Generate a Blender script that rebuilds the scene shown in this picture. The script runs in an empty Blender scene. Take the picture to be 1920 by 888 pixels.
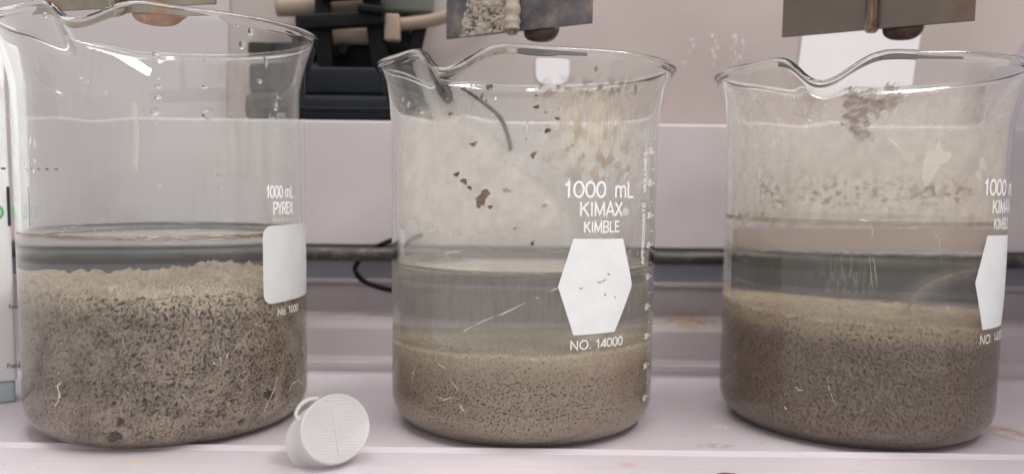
import bpy, bmesh, math, random
import numpy as np
from mathutils import Vector, Matrix
random.seed(7); rng = np.random.RandomState(7)
S = 0.001                                   # everything is laid out in millimetres
C = bpy.context.scene.collection
SC = bpy.context.scene
# ------------------------------------------------------------------ camera
F_PX, PITCH, ROLL, CAM_H, PCY = 1584.1, 0.093, 0.012, 95.183, 488.1
cam = bpy.data.cameras.new('camera'); co = bpy.data.objects.new('camera', cam); C.objects.link(co)
cam.sensor_width = 36; cam.lens = 36*F_PX/1920; cam.shift_y = (PCY-444)/1920
cam.clip_start = .01; cam.clip_end = 20
co.matrix_world = Matrix.Translation((0, 0, CAM_H*S)) @ Matrix.Rotation(math.pi/2-PITCH, 4, 'X') @ Matrix.Rotation(ROLL, 4, 'Z')
cam.dof.use_dof = True; cam.dof.focus_distance = .300; cam.dof.aperture_fstop = 9
SC.camera = co
# ------------------------------------------------------------------ light
w = bpy.data.worlds.new('World'); SC.world = w; w.use_nodes = True
bg = w.node_tree.nodes['Background']; bg.inputs[0].default_value = (.93, .905, .90, 1); bg.inputs[1].default_value = .78
def area(name, loc, target, sx, sy, power, col=(1, .97, .95)):
    l = bpy.data.lights.new(name, 'AREA'); l.shape = 'RECTANGLE'; l.size = sx*S; l.size_y = sy*S; l.energy = power; l.color = col
    o = bpy.data.objects.new(name, l); C.objects.link(o); o.location = Vector(loc)*S
    o.rotation_euler = (Vector(target)-Vector(loc)).to_track_quat('-Z', 'Y').to_euler(); return o
area('ceiling_tube_right', (520, 190, 880), (20, 340, 40), 1100, 90, 8.0)
area('tube_light', (-200, 210, 840), (0, 380, 40), 1100, 45, 2.8)
SC.view_settings.view_transform = 'Standard'; SC.view_settings.look = 'None'
SC.view_settings.exposure = .21; SC.view_settings.gamma = 1
cy_ = SC.cycles
cy_.use_denoising = True
try: cy_.denoiser = 'OPENIMAGEDENOISE'; cy_.denoising_prefilter = 'ACCURATE'
except Exception: pass
cy_.max_bounces = 20; cy_.transmission_bounces = 16; cy_.transparent_max_bounces = 16; cy_.diffuse_bounces = 3; cy_.glossy_bounces = 6
cy_.volume_bounces = 1
cy_.caustics_reflective = True; cy_.caustics_refractive = True; cy_.blur_glossy = 0; cy_.sample_clamp_indirect = 25
# ------------------------------------------------------------------ pixel <-> place geometry
def ray(px, py):
    xr, yr = px-960, py-PCY
    x = xr*math.cos(ROLL)+yr*math.sin(ROLL); y = -xr*math.sin(ROLL)+yr*math.cos(ROLL)
    u = -y/F_PX
    return np.array([x/F_PX, math.cos(PITCH)+u*math.sin(PITCH), -math.sin(PITCH)+u*math.cos(PITCH)])
def at_y(px, py, Y): d = ray(px, py); return d*(Y/d[1])+np.array([0, 0, CAM_H])
def at_z(px, py, Z): d = ray(px, py); return d*((Z-CAM_H)/d[2])+np.array([0, 0, CAM_H])
def on_cyl(px, py, b, r, far=False):
    d = ray(px, py); a = d[0]**2+d[1]**2; B = -(d[0]*b[0]+d[1]*b[1]); c = b[0]**2+b[1]**2-r*r
    q = math.sqrt(max(B*B-a*c, 0)); t = (-B+(q if far else -q))/a; P = d*t
    return math.atan2(P[0]-b[0], b[1]-P[1]), P[2]+CAM_H
def project(X, Y, Z):
    Z = Z-CAM_H; d = Y*math.cos(PITCH)-Z*math.sin(PITCH); u = Y*math.sin(PITCH)+Z*math.cos(PITCH)
    x = F_PX*X/d; y = -F_PX*u/d
    return 960+x*math.cos(ROLL)-y*math.sin(ROLL), PCY+x*math.sin(ROLL)+y*math.cos(ROLL)
# ------------------------------------------------------------------ numpy gradient noise
_perm = rng.permutation(256); _perm = np.concatenate([_perm, _perm, _perm])
_ang = rng.rand(256)*2*np.pi; _gx, _gy = np.cos(_ang), np.sin(_ang)
def perlin(x, y, seed=0):
    x = np.asarray(x, float)+seed*17.31; y = np.asarray(y, float)+seed*9.73
    xi = np.floor(x).astype(int); yi = np.floor(y).astype(int); xf = x-xi; yf = y-yi
    u = xf**3*(xf*(xf*6-15)+10); v = yf**3*(yf*(yf*6-15)+10)
    def g(ix, iy, dx, dy):
        h = _perm[(_perm[ix & 255]+iy) & 255]; return _gx[h]*dx+_gy[h]*dy
    a = g(xi, yi, xf, yf); b = g(xi+1, yi, xf-1, yf); c = g(xi, yi+1, xf, yf-1); d = g(xi+1, yi+1, xf-1, yf-1)
    return ((a*(1-u)+b*u)*(1-v)+(c*(1-u)+d*u)*v)*1.5
def fbm(x, y, seed=0, o=4, g=.5):
    s = 0; a = 1; t = 0
    for i in range(o): s = s+a*perlin(x*2**i, y*2**i, seed+i*3); t += a; a *= g
    return s/t
def sstep(a, b, x): t = np.clip((x-a)/(b-a), 0, 1); return t*t*(3-2*t)
def srgb(r, g, b):
    f = lambda c: (c/255/12.92) if c/255 <= .04045 else ((c/255+.055)/1.055)**2.4
    return (f(r), f(g), f(b))
# ------------------------------------------------------------------ materials
def mat(name):
    m = bpy.data.materials.new(name); m.use_nodes = True; nt = m.node_tree
    for n in list(nt.nodes): nt.nodes.remove(n)
    out = nt.nodes.new('ShaderNodeOutputMaterial'); return m, nt, out
def N(nt, t, **k):
    n = nt.nodes.new('ShaderNode'+t)
    for a, b in k.items():
        if a.startswith('i_'): n.inputs[a[2:].replace('_', ' ')].default_value = b
        else: setattr(n, a, b)
    return n
def ramp(nt, src, stops):
    r = N(nt, 'ValToRGB'); e = r.color_ramp.elements
    while len(e) < len(stops): e.new(.5)
    for q, (p, c) in zip(e, stops): q.position = p; q.color = (c, c, c, 1) if not isinstance(c, tuple) else (*c, 1)
    nt.links.new(src, r.inputs[0]); return r.outputs[0]
def mixc(nt, fac, a, b, mode='MIX'):
    m = N(nt, 'Mix', data_type='RGBA', blend_type=mode)
    for i, v in ((0, fac), (6, a), (7, b)):
        if isinstance(v, (int, float)): m.inputs[i].default_value = v
        elif isinstance(v, tuple): m.inputs[i].default_value = (*v, 1)
        else: nt.links.new(v, m.inputs[i])
    return m.outputs[2]
def plain(name, col, rough=.5, metal=0, var=.08, scale=60, bump=0, bscale=400, col2=None, thr=(.45, .6), spec=.5, stretch=(1, 1, 1), stains=(), coat=0):
    """a painted / plastic / metal surface: base colour, mottling, optional second colour patches, fine relief, wear spots"""
    m, nt, out = mat(name); L = nt.links
    p = N(nt, 'BsdfPrincipled'); p.inputs['Roughness'].default_value = rough; p.inputs['Metallic'].default_value = metal
    p.inputs['Specular IOR Level'].default_value = spec; p.inputs['Coat Weight'].default_value = coat; p.inputs['Coat Roughness'].default_value = .08
    tc = N(nt, 'TexCoord'); mp = N(nt, 'Mapping'); mp.inputs['Scale'].default_value = stretch; L.new(tc.outputs['Object'], mp.inputs[0])
    n = N(nt, 'TexNoise'); n.inputs['Scale'].default_value = scale; n.inputs['Detail'].default_value = 6; L.new(mp.outputs[0], n.inputs['Vector'])
    lo = tuple(c*(1-var) for c in col); hi = tuple(min(1, c*(1+var)) for c in col)
    c = mixc(nt, ramp(nt, n.outputs[0], [(.3, 0), (.7, 1)]), lo, hi)
    if col2:
        n2 = N(nt, 'TexNoise'); n2.inputs['Scale'].default_value = scale*1.7; n2.inputs['Detail'].default_value = 8; n2.inputs['Roughness'].default_value = .65
        L.new(mp.outputs[0], n2.inputs['Vector']); c = mixc(nt, ramp(nt, n2.outputs[0], [(thr[0], 0), (thr[1], 1)]), c, col2)
    for (cx, cy, cz, rx, ry, rz, sc, amt, nscale) in stains:      # a stain with a shape of its own: soft ellipsoid broken up by noise
        g = N(nt, 'NewGeometry'); s1 = N(nt, 'VectorMath', operation='SUBTRACT'); L.new(g.outputs['Position'], s1.inputs[0]); s1.inputs[1].default_value = (cx*S, cy*S, cz*S)
        d = N(nt, 'VectorMath', operation='DIVIDE'); L.new(s1.outputs[0], d.inputs[0]); d.inputs[1].default_value = (rx*S, ry*S, rz*S)
        ln = N(nt, 'VectorMath', operation='LENGTH'); L.new(d.outputs[0], ln.inputs[0])
        n3 = N(nt, 'TexNoise'); n3.inputs['Scale'].default_value = nscale; n3.inputs['Detail'].default_value = 6; L.new(g.outputs['Position'], n3.inputs['Vector'])
        ma = N(nt, 'MapRange'); ma.inputs[1].default_value = 1; ma.inputs[2].default_value = .3; L.new(ln.outputs['Value'], ma.inputs[0])
        mu = N(nt, 'Math', operation='MULTIPLY'); L.new(ma.outputs[0], mu.inputs[0]); L.new(ramp(nt, n3.outputs[0], [(.38, 0), (.62, 1)]), mu.inputs[1])
        m2 = N(nt, 'Math', operation='MULTIPLY'); L.new(mu.outputs[0], m2.inputs[0]); m2.inputs[1].default_value = amt
        c = mixc(nt, m2.outputs[0], c, sc)
    L.new(c, p.inputs['Base Color'])
    if bump:
        nb = N(nt, 'TexNoise'); nb.inputs['Scale'].default_value = bscale; nb.inputs['Detail'].default_value = 5; L.new(mp.outputs[0], nb.inputs['Vector'])
        b = N(nt, 'Bump'); b.inputs['Strength'].default_value = .6; b.inputs['Distance'].default_value = bump*S; L.new(nb.outputs[0], b.inputs['Height']); L.new(b.outputs[0], p.inputs['Normal'])
    rr = N(nt, 'MapRange'); rr.inputs[3].default_value = max(rough*.75, 0); rr.inputs[4].default_value = min(rough*1.3, 1); L.new(n.outputs[0], rr.inputs[0]); L.new(rr.outputs[0], p.inputs['Roughness'])
    L.new(p.outputs[0], out.inputs[0]); return m
def glassy(name, ior, col=(1, 1, 1), rough=0.0, vol=None):
    m, nt, out = mat(name); g = N(nt, 'BsdfGlass'); g.inputs['IOR'].default_value = ior; g.inputs['Color'].default_value = (*col, 1); g.inputs['Roughness'].default_value = rough
    nt.links.new(g.outputs[0], out.inputs[0])
    if vol:
        v = N(nt, 'VolumePrincipled'); v.inputs['Color'].default_value = (*vol[0], 1); v.inputs['Density'].default_value = vol[1]
        v.inputs['Absorption Color'].default_value = (*vol[2], 1); nt.links.new(v.outputs[0], out.inputs['Volume'])
    return m
M = {}
M['glass'] = glassy('clear_glass', 1.47, (.99, 1, .995))
M['droplet'] = glassy('droplet_water', 1.33)
M['print'] = plain('white_enamel_print', (.80, .79, .78), .45, var=.03, scale=300)
M['panel_print'] = plain('white_enamel_panel', (.74, .75, .75), .5, var=.04, scale=120)
M['panel_plain'] = plain('frosted_enamel_panel', (.60, .61, .60), .6, var=.04, scale=120)
M['faint_print'] = plain('faded_enamel_print', (.62, .60, .57), .5, var=.1, scale=200)
# ------------------------------------------------------------------ objects
def prop(o, label=None, cat=None, group=None, kind=None):
    if label: o['label'] = label
    if cat: o['category'] = cat
    if group: o['group'] = group
    if kind: o['kind'] = kind
    return o
def empty(name, loc, label, cat, group=None, rz=0):
    o = bpy.data.objects.new(name, None); C.objects.link(o); o.location = Vector(loc)*S; o.rotation_euler = (0, 0, rz); o.empty_display_size = .01
    return prop(o, label, cat, group)
def mesh_obj(name, verts, faces, m, parent=None, smooth=True, mats=None, fmat=None):
    me = bpy.data.meshes.new(name)
    v = np.asarray(verts, float)*S
    me.from_pydata(v.tolist(), [], faces if isinstance(faces, list) else faces.tolist())
    for q in (mats or [m]): me.materials.append(q)
    if fmat is not None: me.polygons.foreach_set('material_index', np.asarray(fmat, np.int32))
    me.polygons.foreach_set('use_smooth', np.full(len(me.polygons), smooth)); me.update()
    o = bpy.data.objects.new(name, me); C.objects.link(o); o.parent = parent; return o
def from_bm(name, bm, m, parent=None, smooth=False):
    me = bpy.data.meshes.new(name); bm.to_mesh(me); bm.free(); me.transform(Matrix.Scale(S, 4)); me.materials.append(m)
    me.polygons.foreach_set('use_smooth', np.full(len(me.polygons), smooth))
    o = bpy.data.objects.new(name, me); C.objects.link(o); o.parent = parent; return o
def box(bm, lo, hi, bev=.6, seg=2, rot=None, loc=None):
    r = bmesh.ops.create_cube(bm, size=1); vs = r['verts']
    for v in vs: v.co = Vector([lo[i]+(hi[i]-lo[i])*(v.co[i]+.5) for i in range(3)])
    if bev:
        es = list({e for v in vs for e in v.link_edges}); rr = bmesh.ops.bevel(bm, geom=es, offset=bev, segments=seg, affect='EDGES', profile=.5); vs = list({v for f in rr['faces'] for v in f.verts})
    return vs
def tube(name, pts, r, m, parent=None, seg=10, sub=8):
    P = [Vector(p) for p in pts]; out = []
    for i in range(len(P)-1):
        p0, p1, p2, p3 = P[max(i-1, 0)], P[i], P[i+1], P[min(i+2, len(P)-1)]
        for k in range(sub):
            t = k/sub; out.append(.5*((2*p1)+(p2-p0)*t+(2*p0-5*p1+4*p2-p3)*t*t+(3*p1-p0-3*p2+p3)*t**3))
    out.append(P[-1]); V = []; Fc = []; n0 = Vector((.31, .2, .93))
    for i, p in enumerate(out):
        t = (out[min(i+1, len(out)-1)]-out[max(i-1, 0)]).normalized(); a = t.cross(n0).normalized(); b = t.cross(a)
        rr = r(i/(len(out)-1)) if callable(r) else r
        for k in range(seg): an = 2*math.pi*k/seg; V.append(p+(a*math.cos(an)+b*math.sin(an))*rr)
    for i in range(len(out)-1):
        for k in range(seg): k2 = (k+1) % seg; Fc.append((i*seg+k, i*seg+k2, (i+1)*seg+k2, (i+1)*seg+k))
    Fc.append(tuple(range(seg))[::-1]); Fc.append(tuple(range((len(out)-1)*seg, len(out)*seg)))
    return mesh_obj(name, [tuple(v) for v in V], Fc, m, parent)
def extrude_x(name, prof, x0, x1, m, parent=None, nx=1, wob=None):
    n = len(prof); V = []; Fc = []
    for i in range(nx+1):
        X = x0+(x1-x0)*i/nx
        for (y, z) in prof: V.append((X, y, z))
    for i in range(nx):
        for k in range(n-1): Fc.append((i*n+k, (i+1)*n+k, (i+1)*n+k+1, i*n+k+1))
    return mesh_obj(name, V, Fc, m, parent, smooth=False)
def arc(cy, cz, r, a0, a1, n=6):
    return [(cy+r*math.cos(math.radians(a0+(a1-a0)*i/n)), cz+r*math.sin(math.radians(a0+(a1-a0)*i/n))) for i in range(n+1)]
# ================================================================== SETTING
st = lambda px, py, Z=None, Y=None: tuple(at_z(px, py, Z) if Z is not None else at_y(px, py, Y))
s1 = st(262, 868, Z=0); s2 = st(1180, 872, Z=0); s3 = st(1400, 800, Z=0); s4 = st(1340, 835, Z=0); s5 = st(1890, 810, Z=0)
M['floor'] = plain('lilac_white_plastic_floor', srgb(196, 187, 192), .24, var=.05, scale=14, bump=.03, bscale=60, stains=[
    (s1[0], s1[1], 0, 4, 5, 3, srgb(215, 195, 120), .8, 60), (s2[0], s2[1], 0, 5, 3, 3, srgb(205, 150, 160), .7, 70),
    (s4[0], s4[1], 0, 9, 4, 3, srgb(176, 150, 126), .9, 300), (s5[0], s5[1], 0, 16, 14, 3, srgb(176, 146, 114), .9, 120), (s3[0]-10, s3[1], 0, 5, 5, 3, srgb(235, 228, 225), .6, 500)])
LIP = 291.5
floor = extrude_x('floor', [(235, -30)]+[(235, .1)]+arc(238, -.2, 1.2, 160, 90, 3)+[(272.5, 1.0)]+arc(273.6, 1.0, .5, 180, 0, 4)[0:0]+[(274.0, .95), (274.6, .35), (276, .3), (LIP-3.2, .35), (LIP-1.6, .9), (LIP-.6, 1.35), (LIP, 1.5), (LIP+.6, 1.35), (LIP+1.1, .8), (LIP+1.6, 0), (408, 0)]+arc(405, 4, 4, -90, 0, 5)[0:0], -600, 600, M['floor'])
prop(floor, 'lilac white plastic floor tray with a low rounded front lip', kind='structure')
rs = st(1292, 588, Y=430)
M['step'] = plain('pale_moulded_step', srgb(164, 154, 157), .38, var=.05, scale=12, stains=[(rs[0], 425, 27.0, 22, 22, 5.5, srgb(112, 84, 66), 1.0, 260), (rs[0], 425, 26.0, 26, 22, 8, srgb(160, 138, 118), .8, 120)])
step = extrude_x('back_step', [(408, -.5), (409.5, 1), (410, 3), (411, 5)]+[(413.5, 6), (415, 8), (417, 14), (419.5, 21), (422, 24.5), (426, 26), (438, 26.5), (438, 41.5), (436.6, 41.8), (436.6, 43.4), (438, 43.8)], -600, 600, M['step'])
prop(step, 'pale moulded step along the back of the tray with a brown stain', kind='structure')
M['recess'] = plain('blue_grey_recess_paint', srgb(122, 123, 132), .5, var=.05, scale=15)
rec = extrude_x('recess_wall', [(438.4, 43.8), (438.4, 66)], -600, 600, M['recess']); prop(rec, 'blue grey recessed strip under the metal rod', kind='structure')
M['panel'] = plain('pale_gloss_back_panel', srgb(188, 179, 180), .42, var=.10, scale=11, bump=1.2, bscale=13, stretch=(1, 1, 1.6))
pan = extrude_x('back_wall_lower', [(438.4, 62), (431, 62)]+arc(431, 63, 1, 270, 180, 3)+arc(432.2, 123.8, 1.2, 180, 90, 4)+[(476, 125)], -600, 600, M['panel'])
prop(pan, 'pale glossy lower back wall panel with a ledge on top', kind='structure')
M['upper'] = plain('taupe_upper_wall', srgb(166, 154, 150), .36, var=.10, scale=10, bump=.5, bscale=20)
up = extrude_x('back_wall_upper', [(475.5, 124), (475.5, 520)], -600, 600, M['upper']); prop(up, 'taupe grey upper back wall', kind='structure')
M['upper_lit'] = plain('lit_upper_wall', srgb(182, 173, 174), .4, var=.05, scale=8)  # brighter part of the upper wall, its light put into the colour
xb = at_y(432, 100, 474)[0]; bm = bmesh.new(); box(bm, (-600, 473.0, 124.2), (xb, 475.2, 520), 1.0, 2)
prop(from_bm('back_wall_lit_sheet', bm, M['upper_lit'], None, True), 'added pale sheet painting the lit upper wall behind the leftmost beaker', kind='structure')
# right side wall: a lilac panel whose top edge slopes up towards the front
bm = bmesh.new()
pts = [(205, -30), (474, -30), (474, 158), (430, 190), (205, 330)]
lo = [bm.verts.new((268.5, y, z)) for y, z in pts]; hi = [bm.verts.new((273, y, z)) for y, z in pts]
bm.faces.new(lo[::-1]); bm.faces.new(hi)
for i in range(5): j = (i+1) % 5; bm.faces.new((lo[i], lo[j], hi[j], hi[i]))
bmesh.ops.recalc_face_normals(bm, faces=bm.faces)
M['side'] = plain('lilac_side_panel', srgb(190, 184, 192), .4, var=.03, scale=10)
prop(from_bm('side_wall', bm, M['side']), 'pale lilac side wall panel with sloping top edge at right', kind='structure')
M['grit'] = plain('grey_brown_grit', srgb(110, 96, 84), .8, var=.3, scale=900)
V = []; Fc = []
for _ in range(170):
    X, Y = random.uniform(-260, 260), random.uniform(262, 404) if random.random() < .7 else random.uniform(300, 330)
    if 270 < Y < 300: continue
    z0 = .02 if Y > 294 else .36; 
    if Y < 277: z0 = 1.02
    r_ = random.uniform(.10, .38); i0 = len(V); a0 = random.random()*6
    for k in range(5): V.append((X+r_*math.cos(a0+k*1.257)*random.uniform(.6, 1.3), Y+r_*math.sin(a0+k*1.257)*random.uniform(.6, 1.3), z0))
    V.append((X, Y, z0+r_*.6))
    for k in range(5): Fc.append((i0+k, i0+(k+1) % 5, i0+5))
prop(mesh_obj('grit', V, Fc, M['grit'], None, False), 'fine dry grit scattered over the plastic tray', 'grit', kind='stuff')
V = []; Fc = []
for px0, n_, y0, y1 in ((1298, 8, 70, 108), (1338, 16, 66, 122), (1376, 22, 66, 122), (1392, 6, 76, 112), (1286, 4, 112, 126)):
    for _ in range(n_):
        q = at_y(px0+random.gauss(0, 3.5), random.uniform(y0, y1), 475.2); w_ = random.uniform(.12, .42); h_ = random.uniform(.3, 2.2); i0 = len(V)
        V += [(q[0]-w_, 475.45, q[2]), (q[0], 475.45, q[2]-h_), (q[0]+w_, 475.45, q[2]), (q[0], 475.45, q[2]+h_*.6), (q[0], 475.0, q[2])]
        Fc += [(i0+4, i0, i0+1), (i0+4, i0+1, i0+2), (i0+4, i0+2, i0+3), (i0+4, i0+3, i0)]
M['glint'] = plain('painted_glint', (.8, .78, .77), .3)  # bright reflections of wall droplets, painted as small pale flecks
prop(mesh_obj('wall_glints', V, Fc, M['glint'], None, False), 'painted pale splashes on the taupe wall between middle and right paddles', 'glints', kind='stuff')
# ================================================================== METAL ROD
M['rod'] = plain('worn_dark_steel', (.045, .044, .043), .42, metal=.25, var=.35, scale=120, bump=.08, bscale=500, col2=(.11, .085, .065), thr=(.5, .62))
pL = at_y(735, 477, 418); rz = pL[2]
rod = tube('metal_rod', [(-420, 418, rz), (-100, 418, rz), (100, 418, rz), (300, 418, rz)][:], 3.5, M['rod'], sub=6, seg=24)
prop(rod, 'worn dark steel rod running horizontally behind the three beakers', 'rod')
# ================================================================== BLACK BOX, FRAME, HOSES
M['blk'] = plain('black_blue_plastic', (.008, .010, .014), .55, spec=.2, var=.3, scale=30, bump=.15, bscale=220)
M['blk2'] = plain('black_rubber', (.005, .005, .006), .5, spec=.15, var=.2, scale=60)
M['beige'] = plain('beige_plastic_hose', srgb(140, 124, 108), .5, var=.1, scale=25)
M['grey_green'] = plain('grey_green_casing', srgb(88, 92, 84), .5, var=.1, scale=30)
def wp(px, py, Y): return at_y(px, py, Y)
a = wp(478, 132, 446); b = wp(792, 240, 446)
t = empty('instrument_box', ((a[0]+b[0])/2, 452, 125), 'black ribbed instrument box resting on the ledge behind the beakers', 'box')
def local(bm, o):
    for v in bm.verts: v.co -= Vector(o.location)/S
    return bm
bm = bmesh.new(); box(bm, (a[0], 434, 125.2), (b[0], 471, 138), 3.0, 3); from_bm('base', local(bm, t), M['blk'], t, True)
bm = bmesh.new(); box(bm, (a[0]+1.5, 437, 138.2), (b[0]-2, 471, 152.5), 2.2, 3); from_bm('lid', local(bm, t), M['blk'], t, True)
bm = bmesh.new(); box(bm, (a[0]+6, 432.8, 130), (b[0]-8, 434.4, 131.6), .4, 1); from_bm('ridge', local(bm, t), M['blk'], t)
t = empty('hose_rack', (wp(660, 60, 455)[0], 458, 152.5), 'black bracket frame clamping beige hoses above the instrument box', 'frame')
def bar(name, p, q, wd, dp, Y, m=M['blk2']):
    A = Vector(wp(*p, Y)); Bv = Vector(wp(*q, Y)); d = (Bv-A); L_ = d.length; bm = bmesh.new(); box(bm, (0, -dp/2, -wd/2), (L_, dp/2, wd/2), min(wd, dp)*.3, 3)
    bm.transform(Matrix.Translation(A) @ d.to_track_quat('X', 'Z').to_matrix().to_4x4()); return from_bm(name, local(bm, t), m, t, True)
bar('upright', (612, 135), (602, -60), 8.2, 5, 452); bar('upright', (716, 140), (690, -60), 9.5, 5, 452)
bar('upright', (768, 132), (790, 40), 7.5, 4, 460)
bar('crossbar', (555, 44), (722, 34), 8.2, 6, 446); bar('crossbar', (470, 92), (640, 100), 6.0, 4, 458); bar('crossbar', (600, -12), (720, -20), 9, 5, 448)
bar('backing', (596, 112), (765, 108), 15, 3, 468); bar('backing', (560, 66), (770, 62), 30, 2, 470.5); bar('strut', (640, 104), (648, 84), 5, 4, 455)
bar('clip', (672, 16), (722, 22), 4.0, 8, 443)
for (p, q, r, Y, nm) in [(((520, 14), (600, 12), (690, 8)), 0, 5.0, 462, 'upper'), (((600, 72), (660, 66), (720, 68)), 0, 5.2, 463, 'lower')]:
    h = tube('hose', [tuple(wp(x, y, Y)) for x, y in p], r, M['beige'], seg=16); prop(h, 'short beige hose held behind the black frame, the %s of two' % nm, 'hose', 'beige hoses in the black frame')
h = tube('hose', [tuple(wp(x, y, 456)) for x, y in ((728, 48), (770, 44), (820, 36), (880, 14), (960, -30))], 3.4, M['beige'], seg=16)
prop(h, 'long beige hose curving up to the right behind the middle paddle', 'hose', 'beige hoses in the black frame')
bm = bmesh.new(); A = wp(722, 78, 450); Bq = wp(750, 28, 450); box(bm, (A[0], 446, A[2]), (Bq[0], 454, Bq[2]), 1.2, 3); prop(from_bm('hose_fitting', bm, M['beige'], None, True), 'beige block fitting at the end of the curved hose', 'fitting')
bm = bmesh.new(); A = wp(718, 26, 464); Bq = wp(812, -60, 464); box(bm, (A[0], 460, A[2]), (Bq[0], 471, Bq[2]), 2, 3); prop(from_bm('junction_box', bm, M['grey_green'], None, True), 'small grey green box above the curved beige hose', 'box')
# thin raised white rounded rectangles on the back wall
M['swatch'] = plain('white_swatch', (.70, .67, .69), .35, var=.02, scale=30)
def swatch(px0, py0, px1, py1, label, r=3, slant=0):
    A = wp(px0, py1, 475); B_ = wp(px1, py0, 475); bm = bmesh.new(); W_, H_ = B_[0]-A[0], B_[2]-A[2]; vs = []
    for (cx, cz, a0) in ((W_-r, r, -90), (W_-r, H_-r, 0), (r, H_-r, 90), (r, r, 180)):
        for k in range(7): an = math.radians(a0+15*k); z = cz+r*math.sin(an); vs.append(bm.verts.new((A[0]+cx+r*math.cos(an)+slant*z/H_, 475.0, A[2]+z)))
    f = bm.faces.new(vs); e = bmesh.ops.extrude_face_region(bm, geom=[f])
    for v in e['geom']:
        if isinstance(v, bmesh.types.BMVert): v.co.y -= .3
    bmesh.ops.recalc_face_normals(bm, faces=bm.faces); return prop(from_bm('swatch', bm, M['swatch']), label, 'swatch', 'white swatches on the back wall')
swatch(1004, 96, 1070, 160, 'small rounded white sticker on the wall below the middle paddle', 6.5)
swatch(1488, 40, 1716, 186, 'large white sticker on the wall below the right paddle', 6, 4)
# ================================================================== CABLE
c0 = [(800, 150, 446), (838, 163, 427), (872, 182, 422), (912, 200, 422), (940, 228, 424), (953, 262, 427), (956, 280, 431), (956, 290, 438)]
prop(tube('cable', [tuple(wp(*p)) for p in c0], 1.15, M['blk2'], seg=12), 'short black cable arching from the black box into the panel behind the middle beaker', 'cable', 'black cables on the back panel')
cp = [(790, 436, 437), (765, 441, 429), (735, 450, 427), (700, 466, 427), (680, 482, 427), (668, 496, 428), (667, 510, 429), (684, 528, 430), (720, 541, 430), (770, 549, 430), (810, 553, 433), (830, 555, 441)]
prop(tube('cable', [tuple(wp(*p)) for p in cp], 1.25, M['blk2'], seg=12), 'thin black cable looping down behind the rod in the gap left of the middle beaker', 'cable', 'black cables on the back panel')
# ================================================================== CARTON
M['carton'] = plain('white_paper', (.78, .77, .77), .6, var=.03, scale=20)
M['green'] = plain('green_ink', srgb(110, 178, 120), .5); M['ink'] = plain('black_ink', (.02, .02, .02), .5)
M['clear'] = plain('bluish_plastic_film', srgb(176, 186, 192), .3)
P0 = np.array([-262., 316.]); P1 = np.array([-208., 350.]); dv = P1-P0; Lc = np.linalg.norm(dv); dv /= Lc
t = empty('paper_packet', (P0[0], P0[1], 0), 'white paper packet with green and black print standing at left edge', 'packet', rz=math.atan2(dv[1], dv[0]))
bm = bmesh.new(); box(bm, (-60, 0, 9), (Lc, 14, 146), 1.5, 3); from_bm('front', bm, M['carton'], t, True)
bm = bmesh.new(); box(bm, (-60, .6, 0), (Lc-.8, 13, 9), 1.2, 2); from_bm('bottom_seal', bm, M['clear'], t, True)
def flat_text(s, height, width=None, space=1.0):
    cu = bpy.data.curves.new('lettering', 'FONT'); cu.body = s; cu.space_character = space; cu.resolution_u = 4
    o = bpy.data.objects.new('lettering', cu); C.objects.link(o)
    dg = bpy.context.evaluated_depsgraph_get(); me = bpy.data.meshes.new_from_object(o.evaluated_get(dg)); bpy.data.objects.remove(o)
    bm = bmesh.new(); bm.from_mesh(me); bmesh.ops.remove_doubles(bm, verts=bm.verts, dist=1e-5)
    x = [v.co.x for v in bm.verts]; x0, x1 = min(x), max(x); k = height/.729      # .729 = cap height of the built-in face
    kx = width/(x1-x0) if width else k*.86
    for v in bm.verts: v.co = Vector(((v.co.x-x0)*kx, v.co.y*k, 0))
    return bm, (x1-x0)*kx
def _arc(cx, cy, rx, ry, a0, a1, n=12): return [(cx+rx*math.cos(math.radians(a0+(a1-a0)*i/n)), cy+ry*math.sin(math.radians(a0+(a1-a0)*i/n))) for i in range(n+1)]
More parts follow.
